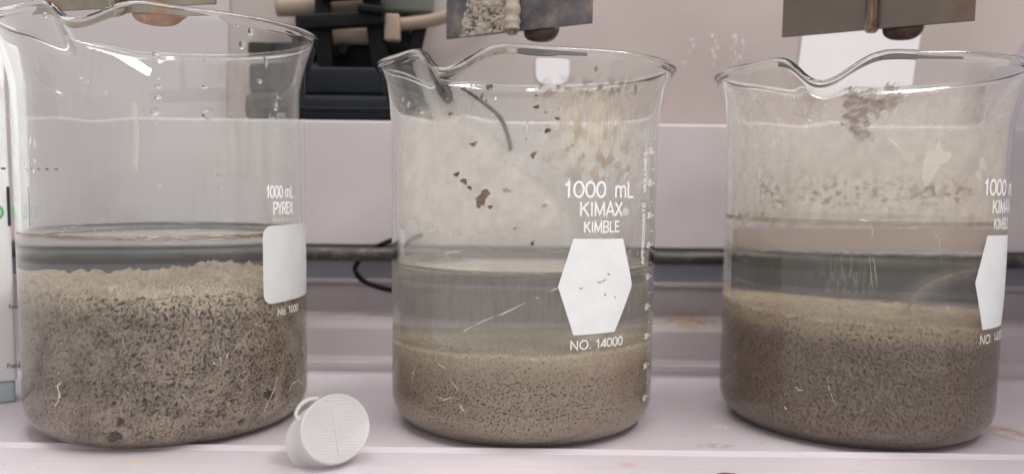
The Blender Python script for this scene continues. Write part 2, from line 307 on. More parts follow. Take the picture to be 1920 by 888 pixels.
GL = {'0': (.56, [_arc(.28, .5, .23, .46, 90, 450, 24)]), '1': (.42, [[(.06, .74), (.16, .80), (.24, .96), (.24, .0)]]), '2': (.56, [_arc(.28, .70, .22, .25, 170, -20, 9)+[(.06, .04), (.52, .04)]]),
      '3': (.56, [_arc(.27, .73, .2, .22, 160, -90, 9)+_arc(.27, .27, .23, .24, 90, -165, 9)]), '4': (.56, [[(.42, 0), (.42, .96), (.03, .25), (.54, .25)]]), '5': (.56, [[(.5, .96), (.14, .96), (.09, .5)]+_arc(.28, .32, .23, .28, 130, -160, 10)]),
      '6': (.56, [_arc(.28, .30, .22, .26, 90, 450, 16), [(.06, .34)]+_arc(.3, .5, .24, .46, 180, 50, 6)]), '7': (.54, [[(.04, .96), (.5, .96), (.2, 0)]]), '8': (.56, [_arc(.28, .73, .19, .21, 90, 450, 14), _arc(.28, .27, .23, .25, 90, 450, 14)]),
      '9': (.56, [_arc(.28, .66, .22, .28, 90, 450, 16), [(.5, .62)]+_arc(.26, .5, .24, .46, 0, -130, 6)]), '.': (.3, [[(.1, .0), (.1, .16)]]), ' ': (.3, []),
      'K': (.66, [[(.1, 0), (.1, 1)], [(.58, 1), (.1, .42)], [(.26, .6), (.62, 0)]]), 'I': (.26, [[(.13, 0), (.13, 1)]]), 'M': (.82, [[(.1, 0), (.1, 1), (.41, .12), (.72, 1), (.72, 0)]]), 'A': (.66, [[(.02, 0), (.33, 1), (.64, 0)], [(.13, .33), (.53, .33)]]),
      'X': (.64, [[(.04, 0), (.6, 1)], [(.04, 1), (.6, 0)]]), 'B': (.66, [[(.1, 0), (.1, 1), (.38, 1)]+_arc(.38, .76, .18, .23, 80, -80, 7)+[(.1, .52)], [(.38, .52)]+_arc(.38, .26, .21, .25, 80, -80, 7)+[(.1, .01)]]), 'L': (.55, [[(.1, 1), (.1, .03), (.52, .03)]]),
      'E': (.6, [[(.55, .03), (.1, .03), (.1, .97), (.53, .97)], [(.1, .52), (.5, .52)]]), 'N': (.74, [[(.1, 0), (.1, 1), (.62, 0), (.62, 1)]]), 'O': (.78, [_arc(.39, .5, .33, .48, 90, 450, 26)]), 'P': (.64, [[(.1, 0), (.1, .97), (.38, .97)]+_arc(.38, .72, .21, .25, 80, -80, 7)+[(.1, .47)]]),
      'R': (.68, [[(.1, 0), (.1, .97), (.38, .97)]+_arc(.38, .73, .2, .24, 80, -80, 7)+[(.1, .49)], [(.36, .49), (.6, 0)]]), 'V': (.64, [[(.03, 1), (.32, 0), (.61, 1)]]), 'U': (.7, [[(.1, 1), (.1, .3)]+_arc(.34, .28, .24, .26, 180, 360, 10)+[(.58, 1)]]), 'S': (.62, [_arc(.31, .74, .22, .23, 20, 270, 12)+_arc(.31, .26, .24, .25, 90, -160, 12)]),
      'T': (.58, [[(.29, 0), (.29, .97)], [(.02, .97), (.56, .97)]]), 'Y': (.62, [[(.03, 1), (.31, .45), (.59, 1)], [(.31, .45), (.31, 0)]]), 'o': (.56, [_arc(.28, .35, .21, .32, 90, 450, 18)]), 'm': (.86, [[(.09, 0), (.09, .7)], _arc(.26, .48, .165, .22, 180, 0, 10)+[(.425, 0)], _arc(.6, .48, .17, .22, 180, 0, 10)+[(.77, 0)]])}
def stroke_text(s, hgt, width=None, bold=.074):
    """plain grotesque capitals drawn as ribbons of even width"""
    tot = sum(GL[c][0] for c in s)*1.04; kx = (width/tot) if width else hgt*.9; bm = bmesh.new(); x = 0; hw = bold*hgt
    for c in s:
        for pl in GL[c][1]:
            P = [Vector(((x+a)*kx, b*hgt, 0)) for a, b in pl]; closed = (P[0]-P[-1]).length < 1e-4; prev = None; n = len(P)
            Q = [P[0]]
            for a, b in zip(P, P[1:]):
                m_ = max(1, int((b-a).length/1.2)); Q += [a+(b-a)*((k+1)/m_) for k in range(m_)]
            n = len(Q)
            for i, p in enumerate(Q):
                a = Q[i]-Q[i-1] if i else (Q[-1]-Q[-2] if closed else Q[1]-Q[0]); b = Q[i+1]-Q[i] if i < n-1 else (Q[1]-Q[0] if closed else a)
                a = a.normalized(); b = b.normalized(); t_ = (a+b); t_ = t_.normalized() if t_.length > .3 else a; nn = Vector((-t_.y, t_.x, 0)); k = min(1/max(abs(nn.dot(Vector((-a.y, a.x, 0)))), .45), 2.2)
                cur = (bm.verts.new(p+nn*hw*k), bm.verts.new(p-nn*hw*k))
                if prev: bm.faces.new((prev[0], prev[1], cur[1], cur[0]))
                prev = cur
        x += GL[c][0]*1.04
    return bm, x*kx
def packet_text(s, hgt, px, py, m, name='lettering', rot=0, width=None):
    # where the pixel's ray meets the packet's face
    d = ray(px, py); nrm = np.array([dv[1], -dv[0]]); tt = (P0 @ nrm)/(d[:2] @ nrm); X = d*tt; u = (X[:2]-P0) @ dv; z = X[2]+CAM_H
    bm, W_ = flat_text(s, hgt, width)
    for v in bm.verts: x, y = v.co.x, v.co.y; v.co = Vector((u+x*math.cos(rot)-y*math.sin(rot), -.15, z+x*math.sin(rot)+y*math.cos(rot)))
    return from_bm(name, bm, m, t)
packet_text('lo', 10, -34, 412, M['green']); packet_text('rs', 7, 22, 407, M['green'])
packet_text('- - - - -', 6, 2, 324, M['ink']); packet_text('Recommended', 1.7, 17, 578, M['ink']); packet_text('Field trial', 2.2, 14, 690, M['ink'])
packet_text('_ _ _ _', 9, -3, 764, M['ink']); packet_text('|', 13, 14, 405, M['ink'])
# ================================================================== BEAKERS
RO, RI = 52.5, 50.4
SEG = 224
def beaker_shape(Z, spout_th, sig, out, drop, rim=59.0):
    def radius(z, inner):
        s = np.clip((z-(Z-24))/24, 0, 1); return (RI if inner else RO)+(rim-RO)*s**1.45
    def warp(r, th, z):
        d = (th-spout_th+np.pi) % (2*np.pi)-np.pi
        wz = sstep(0, 1, np.clip((z-(Z-32))/32, 0, 1))**1.3
        g = np.exp(-(d/sig)**2); sh = np.exp(-((np.abs(d)-2.0*sig)/(sig*.9))**2)
        return r+(out*g-.6*sh)*wz, z-(drop*g-.8*sh)*wz**1.6
    return radius, warp
def profile(Z, radius, level):
    rc = 11.5; O = []
    for r in (0, 15, 30, 36): O.append((r, .6-.6*(r/36)**2))
    for i in range(0, 11): a = math.radians(-90+9*i); O.append((RO-rc+rc*math.cos(a), rc+rc*math.sin(a)))
    for z in np.linspace(rc+4, Z-26, 8): O.append((RO, z))
    for z in np.linspace(Z-23.9, Z-2.2, 16): O.append((float(radius(z, 0)), z))
    top = float(radius(Z-2.2, 0)); cb = top-.9
    for i in range(1, 9): a = math.radians(-25+(205)*i/9); O.append((cb+1.65*math.cos(a), Z-1.65+1.65*math.sin(a)))
    for z in np.linspace(Z-2.6, Z-23.9, 16): O.append((float(radius(z, 1)), z))
    for z in np.linspace(Z-26, level+.8, 7): O.append((RI, z))
    O.append((RI, level))
    return O
def inner_profile(level):                     # from the waterline down to the middle of the bottom
    ri = 9.4; I = [(RI, level)]
    for z in np.linspace(level-1, 2.4+ri+2, 7): I.append((RI, z))
    for i in range(0, 11): a = math.radians(-9*i); I.append((RI-ri+ri*math.cos(a), 2.4+ri+ri*math.sin(a)))
    for r in (28, 14, 0): I.append((r, 2.4+.3*(1-r/38)))
    return I
TH = np.linspace(0, 2*np.pi, SEG, endpoint=False)
def revolve(prof, warp=None, flip=False):
    V = []; Fc = []
    for r, z in prof:
        rr = np.full(SEG, float(r)); zz = np.full(SEG, float(z))
        if warp: rr, zz = warp(rr, TH, zz)
        V.append(np.stack([rr*np.sin(TH), -rr*np.cos(TH), zz], 1))
    V = np.concatenate(V); k = np.arange(SEG); k2 = (k+1) % SEG
    for i in range(len(prof)-1):
        q = np.stack([i*SEG+k, i*SEG+k2, (i+1)*SEG+k2, (i+1)*SEG+k], 1)
        Fc.append(q[:, ::-1] if flip else q)
    return V, np.concatenate(Fc)
def build_mesh(name, V, Fc, mats, fmat, parent):
    o = mesh_obj(name, V, Fc, None, parent, True, mats, fmat)
    bm = bmesh.new(); bm.from_mesh(o.data); bmesh.ops.remove_doubles(bm, verts=bm.verts, dist=1e-7); bm.to_mesh(o.data); bm.free()
    return o
def cyl_print(bm, name, root, th0, z0, m, rot=0, r=RO+.1):
    for v in bm.verts:
        x, y = v.co.x, v.co.y
        if rot: x, y = -y, x
        th = th0+x/r; v.co = Vector((r*math.sin(th), -r*math.cos(th), z0+y))
    return from_bm(name, bm, m, root, True)
def grid_poly(inside, u0, u1, v0, v1, du=.35):
    """a thin printed patch made of small cells so that it follows the glass"""
    raise NotImplementedError
def panel_bm(outline, n=28):
    """outline (u,v) convex: sliced into vertical strips"""
    us = [p[0] for p in outline]; u0, u1 = min(us), max(us); bm = bmesh.new(); prev = None
    def span(u):
        vs = []
        for (a, b) in zip(outline, outline[1:]+outline[:1]):
            if (a[0]-u)*(b[0]-u) <= 0 and abs(a[0]-b[0]) > 1e-9: vs.append(a[1]+(b[1]-a[1])*(u-a[0])/(b[0]-a[0]))
        return min(vs), max(vs)
    xs = sorted(set([u0+(u1-u0)*i/n for i in range(n+1)]+[u for u in us])); xs[0] += 1e-4; xs[-1] -= 1e-4
    for u in xs:
        lo, hi = span(u); c = [bm.verts.new((u, lo+(hi-lo)*k/6, 0)) for k in range(7)]
        if prev:
            for k in range(6): bm.faces.new((prev[k], c[k], c[k+1], prev[k+1]))
        prev = c
    bmesh.ops.remove_doubles(bm, verts=bm.verts, dist=1e-5)
    return bm
class Beaker: pass
def make_beaker(cx, cyy, Z, px_sp, sig, out, drop, level, label, watermat, rz_group='glass laboratory beakers in a row'):
    B = Beaker(); B.b = (cx, cyy); B.Z = Z; B.level = level; root = empty('beaker', (cx, cyy, 0), label, 'beaker', rz_group); B.root = root
    sth = on_cyl(*px_sp, B.b, 61)[0]; B.radius, B.warp = beaker_shape(Z, sth, sig, out, drop)
    contact = level+2.0
    V, Fc = revolve(profile(Z, B.radius, contact), B.warp); build_mesh('glass_wall', V, Fc, [M['glass']], np.zeros(len(Fc)), root)
    # the water: side against the glass (glass-to-water step) and its free top with a meniscus
    I = inner_profile(contact); V1, F1 = revolve(I[::-1]); T = [(RI, contact)]
    for d in (.25, .6, 1.0, 1.6, 2.4, 3.6, 5.5, 9, 20, 35, RI): T.append((RI-d, level+2.0*math.exp(-d/1.25)*(1-d/RI)))
    V2, F2 = revolve(T)
    V = np.concatenate([V1, V2]); Fc = np.concatenate([F1, F2+len(V1)]); fm = np.concatenate([np.zeros(len(F1)), np.ones(len(F2))])
    B.water = build_mesh('water', V, Fc, watermat, fm, None); B.water.location = Vector((cx, cyy, 0))*S
    return B
def water_mats(nm, vol=None, tint=(1, 1, 1)):
    return [glassy(nm+'_side', 1.33/1.47, tint, vol=vol), glassy(nm+'_top', 1.33, tint, vol=vol)]
B1 = make_beaker(-135.4, 332.8, 150.9, (150, 25), .14, 6.5, 6.5, 73.4, 'leftmost glass beaker, tallest rim, with a rounded blank white patch', water_mats('clear_water', vol=((.5, .52, .5), 1.2, (.8, .8, .76))))
B2 = make_beaker(4.4, 340.1, 139.9, (842, 130), .15, 6.5, 7.6, 62.2, 'middle glass beaker with a full white hexagon and clay crust inside', water_mats('murky_water', vol=((.72, .68, .62), 5., (.8, .8, .76))))
B3 = make_beaker(140.0, 342.0, 140.0, (1546, 150), .17, 6.5, 9.5, 81.0, 'rightmost glass beaker, deepest water line, its white hexagon cut off by the curve', water_mats('cloudy_water', vol=((.50, .47, .43), 1.5, (.8, .8, .76))))
for B, l in ((B1, 'clear water layer standing over the coarse sediment in the leftmost beaker'), (B2, 'murky grey water layer standing over the thinnest sediment in the middle beaker'), (B3, 'cloudy greenish water layer over the sloping sediment in the rightmost beaker')):
    prop(B.water, l, 'water', 'water standing in the beakers')
# ------------------------------------------------------------------ sediment
def sed_mat(name, rough=.9):
    m, nt, out = mat(name); L = nt.links; p = N(nt, 'BsdfPrincipled'); p.inputs['Roughness'].default_value = rough; p.inputs['Specular IOR Level'].default_value = .2
    at = N(nt, 'Attribute', attribute_name='tone'); tc = N(nt, 'TexCoord'); n = N(nt, 'TexNoise'); n.inputs['Scale'].default_value = 1400; n.inputs['Detail'].default_value = 5; L.new(tc.outputs['Object'], n.inputs['Vector'])
    c = mixc(nt, 1.0, at.outputs['Color'], ramp(nt, n.outputs[0], [(.25, .72), (.75, 1.18)]), 'MULTIPLY'); L.new(c, p.inputs['Base Color'])
    b = N(nt, 'Bump'); b.inputs['Strength'].default_value = .5; b.inputs['Distance'].default_value = .25*S; L.new(n.outputs[0], b.inputs['Height']); L.new(b.outputs[0], p.inputs['Normal'])
    L.new(p.outputs[0], out.inputs[0]); return m
M['sed'] = sed_mat('settled_clay')
def sediment(B, top, pit, tone, label, rings=46, seed=0):
    """top(X,Y)-> height of the free surface; pit(u,v)-> depth of pores behind the glass; tone(u,v,h)-> colour"""
    r0 = RI-.12; ri = 9.3; thf = np.concatenate([np.linspace(-1.75, 1.75, 660, endpoint=False), np.linspace(1.75, 2*np.pi-1.75, 180, endpoint=False)]); n = len(thf)
    prof = []; a_ = np.linspace(-np.pi/2, 0, 42)
    for a in a_: prof.append((r0-ri+ri*np.cos(a), 2.6+ri+ri*np.sin(a), 2.6+ri+ri*a))
    H = top(r0*np.sin(thf), -r0*np.cos(thf)); nz = 118; zb = 2.6+ri; V = []; COL = []
    edge = fbm(thf*r0/3.0, thf*0+seed, seed+2, 4)*1.2+fbm(thf*r0/.9, thf*0+seed, seed+5, 3)*.5
    H = H+edge
    for r, z, vv in prof:
        u = thf*r0; v = np.full(n, vv); d = pit(u, v, np.full(n, 50.)); rr = r-d*np.clip((r-(r0-ri))/ri, 0, 1)**1.5
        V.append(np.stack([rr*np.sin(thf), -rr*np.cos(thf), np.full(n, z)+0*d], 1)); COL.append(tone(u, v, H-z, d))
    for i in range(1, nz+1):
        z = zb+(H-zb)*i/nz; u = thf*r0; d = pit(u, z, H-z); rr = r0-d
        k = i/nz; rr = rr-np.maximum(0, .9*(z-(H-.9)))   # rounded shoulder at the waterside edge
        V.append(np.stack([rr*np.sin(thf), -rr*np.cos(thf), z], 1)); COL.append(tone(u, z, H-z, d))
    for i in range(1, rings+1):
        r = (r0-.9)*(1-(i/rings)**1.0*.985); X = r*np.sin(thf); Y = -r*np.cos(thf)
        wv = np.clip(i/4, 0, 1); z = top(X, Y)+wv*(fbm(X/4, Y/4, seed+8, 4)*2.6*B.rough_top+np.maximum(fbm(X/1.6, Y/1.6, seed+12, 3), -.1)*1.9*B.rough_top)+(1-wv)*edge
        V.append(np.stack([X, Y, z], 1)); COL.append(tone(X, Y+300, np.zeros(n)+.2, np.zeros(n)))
    V = np.concatenate(V); k = np.arange(n); k2 = (k+1) % n; rows = len(V)//n; Fc = np.concatenate([np.stack([i*n+k, i*n+k2, (i+1)*n+k2, (i+1)*n+k], 1) for i in range(rows-1)])
    o = mesh_obj('sediment', V, Fc.tolist()+[tuple(range(n))[::-1], tuple(range((rows-1)*n, rows*n))], M['sed']); col = np.concatenate(COL)
    at = o.data.color_attributes.new('tone', 'FLOAT_COLOR', 'POINT'); at.data.foreach_set('color', np.concatenate([col, np.ones((len(col), 1))], 1).astype(np.float32).ravel())
    o.location = Vector((*B.b, 0))*S; prop(o, label, 'sediment', 'grey brown sediment in the beakers'); return o
def mixn(a, b, t): t = np.asarray(t)[:, None]; return np.asarray(a)[None, :]*(1-t)+np.asarray(b)[None, :]*t
def rotuv(u, v, deg): a = math.radians(deg); return u*math.cos(a)+v*math.sin(a), -u*math.sin(a)+v*math.cos(a)
# coarse crumbly bed
def pit1(u, v, h):
    wx = fbm(u/5, v/5, 31, 3)*2; a, b = rotuv(u+wx, v+wx*.6, 28)
    n1 = fbm(a/.95, b/1.3, 3, 3, .55); n2 = fbm(a/.5, b/.8, 9, 2); dens = fbm(u/14, v/11, 21, 2)
    up_ = sstep(5, 30, v)*.10
    n3 = fbm(a/.55, b/.8, 13, 2); dens = np.minimum(dens+.5*fbm(u/5, v/4, 22, 2), .26); return 1.8*sstep(.19-up_-dens*.38, .42, n1)+1.1*sstep(.21-dens*.38-up_*.8, .42, n2)+.35*sstep(.3-up_, .5, n3)+.75*(.6+fbm(u/2.2, v/2.0, 5, 4))+.35*(.5+fbm(u/6, v/5, 6, 2))
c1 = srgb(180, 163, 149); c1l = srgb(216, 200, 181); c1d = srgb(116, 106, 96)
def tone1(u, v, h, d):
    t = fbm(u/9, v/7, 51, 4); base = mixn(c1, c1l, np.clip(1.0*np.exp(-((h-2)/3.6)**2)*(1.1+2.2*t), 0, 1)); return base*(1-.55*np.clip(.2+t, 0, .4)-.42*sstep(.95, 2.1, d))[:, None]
B1.rough_top = 1.7
def top1(X, Y):
    mound = 5.5*np.exp(-(((X-3)/10)**2+((Y-24)/10)**2)); return 54.6-.02*X+fbm(X/16, Y/16, 61, 3)*1.8+mound+1.0*sstep(10, 45, Y)
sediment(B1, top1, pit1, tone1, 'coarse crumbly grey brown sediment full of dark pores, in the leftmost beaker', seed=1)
# fine bed with dark flecks
c2 = srgb(168, 151, 136); c2l = srgb(184, 168, 147); c2b = srgb(158, 142, 124)
def flecks(u, v, sd, lo=.24, hi=.34, ang=-28, sc=1.0): a, b = rotuv(u, v, ang); return sstep(lo, hi, perlin(a/(.62*sc), b/(1.15*sc), sd))
def pit2(u, v, h):
    dens = .22*sstep(3, 13, h)-.05*sstep(16, 30, h)+.10*fbm(u/12, v/8, 71, 2); f = flecks(u, v, 4, .56-dens, .68-dens, -28, .8)
    return .75*f+.06*(1+fbm(u/2, v/2, 5, 3))
def mixn2(a, b, t): return a*(1-t)[:, None]+np.asarray(b)[None, :]*t[:, None]
def tone2(u, v, h, d):
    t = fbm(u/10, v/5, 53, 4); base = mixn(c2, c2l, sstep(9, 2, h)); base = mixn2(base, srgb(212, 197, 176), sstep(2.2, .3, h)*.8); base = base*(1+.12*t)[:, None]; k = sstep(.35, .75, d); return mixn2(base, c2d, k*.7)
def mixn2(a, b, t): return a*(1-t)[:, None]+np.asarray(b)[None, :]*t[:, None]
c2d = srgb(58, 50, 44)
B2.rough_top = .7
def top2(X, Y): return 33.4+.015*X-.035*Y+fbm(X/20, Y/20, 62, 3)*1.2
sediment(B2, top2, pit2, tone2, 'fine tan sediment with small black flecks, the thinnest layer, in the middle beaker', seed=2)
c3 = srgb(139, 122, 109); c3l = srgb(170, 151, 128); c3d = srgb(84, 72, 64)
def pit3(u, v, h):
    dens = .20*sstep(5, 12, h)-.11*sstep(12, 40, h)+.14*fbm(u/10, v/8, 73, 2)+.05*sstep(-30, 30, u)
    f = flecks(u, v, 14, .40-dens, .56-dens, 24, 1.0); g = flecks(u, v, 24, .55-dens, .70-dens, 36, 1.6)
    return .8*f+.9*g+.10*(1+fbm(u/2, v/2, 5, 3))
def tone3(u, v, h, d):
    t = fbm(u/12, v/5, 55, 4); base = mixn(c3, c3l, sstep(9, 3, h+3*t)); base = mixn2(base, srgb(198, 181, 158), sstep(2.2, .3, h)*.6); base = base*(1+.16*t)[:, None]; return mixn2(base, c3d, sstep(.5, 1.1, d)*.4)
B3.rough_top = .85
def top3(X, Y): return 46.6-.045*X+fbm(X/18, Y/18, 63, 3)*2.2
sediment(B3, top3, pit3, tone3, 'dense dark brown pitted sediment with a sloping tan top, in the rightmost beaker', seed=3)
# ------------------------------------------------------------------ dried films and clay on the glass
def film_mat():
    m, nt, out = mat('dried_clay_film'); L = nt.links; a = N(nt, 'Attribute', attribute_name='film'); d = N(nt, 'BsdfDiffuse'); tl = N(nt, 'BsdfTranslucent'); tr = N(nt, 'BsdfTransparent')
    L.new(a.outputs['Color'], d.inputs[0]); L.new(a.outputs['Color'], tl.inputs[0]); mx = N(nt, 'MixShader'); mx.inputs[0].default_value = .12; L.new(d.outputs[0], mx.inputs[1]); L.new(tl.outputs[0], mx.inputs[2])
    m2 = N(nt, 'MixShader'); L.new(a.outputs['Alpha'], m2.inputs[0]); L.new(tr.outputs[0], m2.inputs[1]); L.new(mx.outputs[0], m2.inputs[2]); L.new(m2.outputs[0], out.inputs[0]); return m
M['film'] = film_mat()
def inpoly(x, y, P):
    ins = np.zeros(x.shape, bool); n = len(P)
    for i in range(n):
        (x0, y0), (x1, y1) = P[i], P[(i+1) % n]
        c = ((y0 > y) != (y1 > y)) & (x < (x1-x0)*(y-y0)/(y1-y0+1e-9)+x0); ins ^= c
    return ins
def film(B, th0, th1, z0, z1, fn, label, inset=.1, step=.42):
    nu = int((th1-th0)*RI/step); nv = int((z1-z0)/step); t, z = np.meshgrid(np.linspace(th0, th1, nu), np.linspace(z0, z1, nv)); t = t.ravel(); z = z.ravel()
    r = B.radius(z, 1)-inset; r2, zz = B.warp(r, t, z); r2 = r2-.02
    X = r2*np.sin(t); Y = -r2*np.cos(t); px, py = project(X+B.b[0], Y+B.b[1], zz)
    rgb, al = fn(px, py, t*RI, z)
    i = np.arange(nv-1)[:, None]*nu+np.arange(nu-1)[None, :]; Fc = np.stack([i, i+1, i+1+nu, i+nu], -1).reshape(-1, 4)
    keep = al[Fc].max(1) > .012; o = mesh_obj('dried_film', np.stack([X, Y, zz], 1), Fc[keep], M['film'], B.root)
    at = o.data.color_attributes.new('film', 'FLOAT_COLOR', 'POINT'); at.data.foreach_set('color', np.concatenate([rgb, np.clip(al, 0, 1)[:, None]], 1).astype(np.float32).ravel())
    o['label'] = label; return o
def blend(rgb, al, col, a):                          # lay one deposit over another
    na = 1-(1-al)*(1-a); k = np.where(na > 1e-4, a/np.maximum(na, 1e-4), 0); return rgb*(1-k)[:, None]+np.asarray(col)[None, :]*k[:, None], na
def film2(px, py, u, z):
    n = len(px); rgb = np.tile(srgb(216, 203, 192), (n, 1)); al = (.16+.08*fbm(u/1.2, z/25, 5, 3))*sstep(150, 250, py)
    jx = px+6*fbm(u/3, z/3, 6, 3); jy = py+6*fbm(u/3, z/3, 8, 3)
    P = [(745, 560), (745, 300), (757, 235), (770, 217), (800, 209), (832, 212), (858, 220), (885, 232), (925, 262), (958, 298), (990, 330), (1048, 392), (1062, 440), (1064, 500)]
    rgb, al = blend(rgb, al, srgb(232, 218, 208), sum(inpoly(jx+a, jy+b, P).astype(float) for a, b in ((0, 0), (-5, 5), (-10, 10), (4, -4), (-16, 15)))/5*(.40+.25*fbm(u/7, z/7, 9, 4))*sstep(470, 400, py))
    g = np.exp(-(((px-1105)/62)**2+((py-235)/75)**2)); st_ = fbm(u/1.6, z/18, 12, 3)
    rgb, al = blend(rgb, al, srgb(216, 199, 176), np.clip(g*(.55+1.0*st_), 0, .75)*sstep(158, 172, py))
    b = fbm(u/4.5, z/5, 15, 4); w_ = np.exp(-(((px-1110)/80)**2+((py-280)/75)**2)); rgb, al = blend(rgb, al, srgb(158, 132, 104), np.clip(w_*sstep(-.1, .35, b)*.8, 0, .75))
    c_ = fbm(u/3.5, z/2.8, 19, 4); w_ = ((px > 1010) & (px < 1190))*np.exp(-((py-165)/16)**2); rgb, al = blend(rgb, al, srgb(126, 106, 86), w_*sstep(-.12, .25, c_)*.8)
    rgb = np.where((py > 515)[:, None], np.asarray(srgb(152, 145, 137))[None, :], rgb); al = np.where(py > 515, (.34+.12*fbm(u/2, z/12, 25, 3))*sstep(632, 612, py), al)
    al = np.where(z < 33, 0, al); return rgb, al
film(B2, -1.5, 1.5, 34, B2.Z-3, film2, 'pale dried clay film with a curved upper edge')
def film_back2(px, py, u, z): n = len(px); a = .30+.12*fbm(u/3, z/16, 35, 3); return np.tile(srgb(186, 178, 168), (n, 1)), a*sstep(B2.Z-20, B2.Z-70, z)*.8
film(B2, 1.9, 4.4, 34, B2.Z-20, film_back2, 'thin grey film on the far side of the glass', step=1.0)
def film3(px, py, u, z):
    n = len(px); rgb = np.tile(srgb(222, 208, 196), (n, 1)); al = (.34+.30*fbm(u/6, z/7, 45, 4)+.06*fbm(u/1, z/25, 48, 2))*sstep(150, 185, py)
    jx = px+22*fbm(u/3, z/3, 46, 4); jy = py+22*fbm(u/3, z/3, 47, 4)
    ring = np.exp(-((py-365)/34)**2)*((px > 1420) & (px < 1820)); rgb, al = blend(rgb, al, srgb(206, 190, 172), sstep(172, 330, py)*.34*sstep(1420, 1540, px))
    d = fbm(u/2.6, z/1.9, 49, 4); rgb, al = blend(rgb, al, srgb(128, 106, 80), ring*sstep(.02, .30, d)*.7)
    al = np.where(inpoly(jx, jy, [(1584, 168), (1660, 160), (1664, 182), (1630, 205), (1640, 262), (1600, 250), (1582, 232)]), .10, al)
    rgb, al = blend(rgb, al, srgb(128, 104, 78), inpoly(jx, jy, [(1582, 168), (1690, 162), (1676, 208), (1630, 215), (1632, 268), (1608, 262), (1582, 240)])*(.35+.65*sstep(-.4, .3, d))*.72)
    for P, a in ([(1358, 388), (1380, 396), (1393, 430), (1384, 488), (1372, 500), (1352, 496), (1350, 420)], .85), ([(1740, 285), (1757, 265), (1778, 292), (1770, 306), (1752, 318), (1742, 350), (1730, 345), (1726, 300)], .75), ([(1828, 300), (1840, 290), (1846, 305), (1838, 318), (1828, 315)], .7), ([(1826, 322), (1836, 318), (1838, 332), (1826, 336)], .7), ([(1690, 290), (1712, 282), (1716, 300), (1696, 312)], .35):
        rgb, al = blend(rgb, al, srgb(216, 208, 196), inpoly(jx*.6+px*.4, jy*.6+py*.4, P)*a*.75)
    # pale swirl under the water line
    s = np.abs(np.hypot((px-1850)/150., (py-590)/85.)-1.0); sw = np.exp(-(s/.14)**2)*(py < 590)*(px < 1860)*(py > 430)
    rgb, al2 = blend(rgb, al, srgb(140, 132, 112), sw*.5); v_ = np.exp(-((px-1585+.3*(py-500)*np.sin(px/13))/46)**2)*((py > 440) & (py < 552))*sstep(-.15, .3, fbm(u/1.6, z/9, 57, 3))
    rgb, al2 = blend(rgb, al2, srgb(158, 148, 134), v_*.55)
    al = np.where(py > 428, np.maximum(sw*.5+v_*.55, .10), al2)
    rgb2 = np.where((py > 428)[:, None] & (py < 478)[:, None], np.asarray(srgb(186, 166, 148))[None, :], rgb); al = np.where((py > 428) & (py < 470+5*fbm(u/6, z/60, 58, 3)), .62, al)
    dk = sstep(474, 482, py+4*fbm(u/5, z/5, 66, 3))*sstep(552, 530, py-.07*(px-1400)); k_ = np.clip(.62-.5*sw-.45*v_, 0, 1)*dk; rgb2, _ = blend(rgb2, np.maximum(al, .01), srgb(78, 80, 72), k_); al = np.where(py > 470, 1-(1-al)*(1-k_), al)  # darkness seen through the water, painted into the film as a band
    al = np.where(inpoly(px, py, [(1358, 388), (1380, 396), (1393, 430), (1384, 488), (1352, 496), (1350, 420)]), .85, al)
    return rgb2, np.where(z < 44, 0, al)
film(B3, -1.5, 1.5, 44, B3.Z-3, film3, 'thick patchy clay film with a brown tide mark ring and shade painted below the water line')
def film_back3(px, py, u, z): n = len(px); return np.tile(srgb(176, 168, 158), (n, 1)), (.24+.12*fbm(u/5, z/16, 65, 3))*sstep(B3.Z-14, B3.Z-34, z)
film(B3, 1.9, 4.4, 48, B3.Z-10, film_back3, 'thin grey film on the far side of the glass', step=1.0)
def film1(px, py, u, z):
    n = len(px); rgb = np.tile(srgb(196, 186, 178), (n, 1)); al = .03+.05*sstep(0, .5, fbm(u/3, z/30, 75, 3)); g = np.exp(-((px-440)/45)**2)*((py > 120) & (py < 330)); rgb, al = blend(rgb, al, srgb(170, 150, 132), g*(.22+.2*fbm(u/2, z/22, 77, 2)))
    q = np.exp(-((px-255-.02*(py-200))/4.5)**2)*((py > 190) & (py < 320)); rgb, al = blend(rgb, al, srgb(212, 204, 188), q*.55)
    return rgb, al*sstep(80, 110, py)*sstep(B1.level+2, B1.level+8, z)
film(B1, -1.5, 1.5, B1.level+2, B1.Z-4, film1, 'faint vertical run marks')
# ------------------------------------------------------------------ specks, crumbs and droplets on the glass
def crumb_mesh(name, m, flat=.35, rough=.35, sub=2, sd=0):
    bm = bmesh.new(); bmesh.ops.create_icosphere(bm, subdivisions=sub, radius=1); r_ = random.Random(sd)
    p1, p2, p3 = r_.random()*6.3, r_.random()*6.3, r_.random()*6.3
    for v in bm.verts:
        a = math.atan2(v.co.z, v.co.x); k = 1+rough*((r_.random()-.5)*.8+.9*math.sin(2*a+p1)+.7*math.sin(3*a+p2)+.5*math.sin(5*a+p3)) if rough else 1; v.co = Vector((v.co.x*k, v.co.y*flat, v.co.z*k))
    me = bpy.data.meshes.new(name); bm.to_mesh(me); bm.free(); me.transform(Matrix.Scale(S, 4)); me.materials.append(m)
    me.polygons.foreach_set('use_smooth', np.full(len(me.polygons), rough < .1)); return me
M['mud'] = plain('brown_mud', srgb(150, 122, 98), .8, var=.25, scale=900); M['mud2'] = plain('dark_brown_mud', srgb(92, 74, 60), .8, var=.25, scale=900); M['chalk'] = plain('pale_clay_crust', srgb(214, 206, 194), .6, var=.08, scale=600)
CR = {k: [crumb_mesh(k, M[k], sd=i) for i in range(4)] for k in ('mud', 'mud2', 'chalk')}
DR = crumb_mesh('droplet', M['droplet'], .42, 0.0, 3)
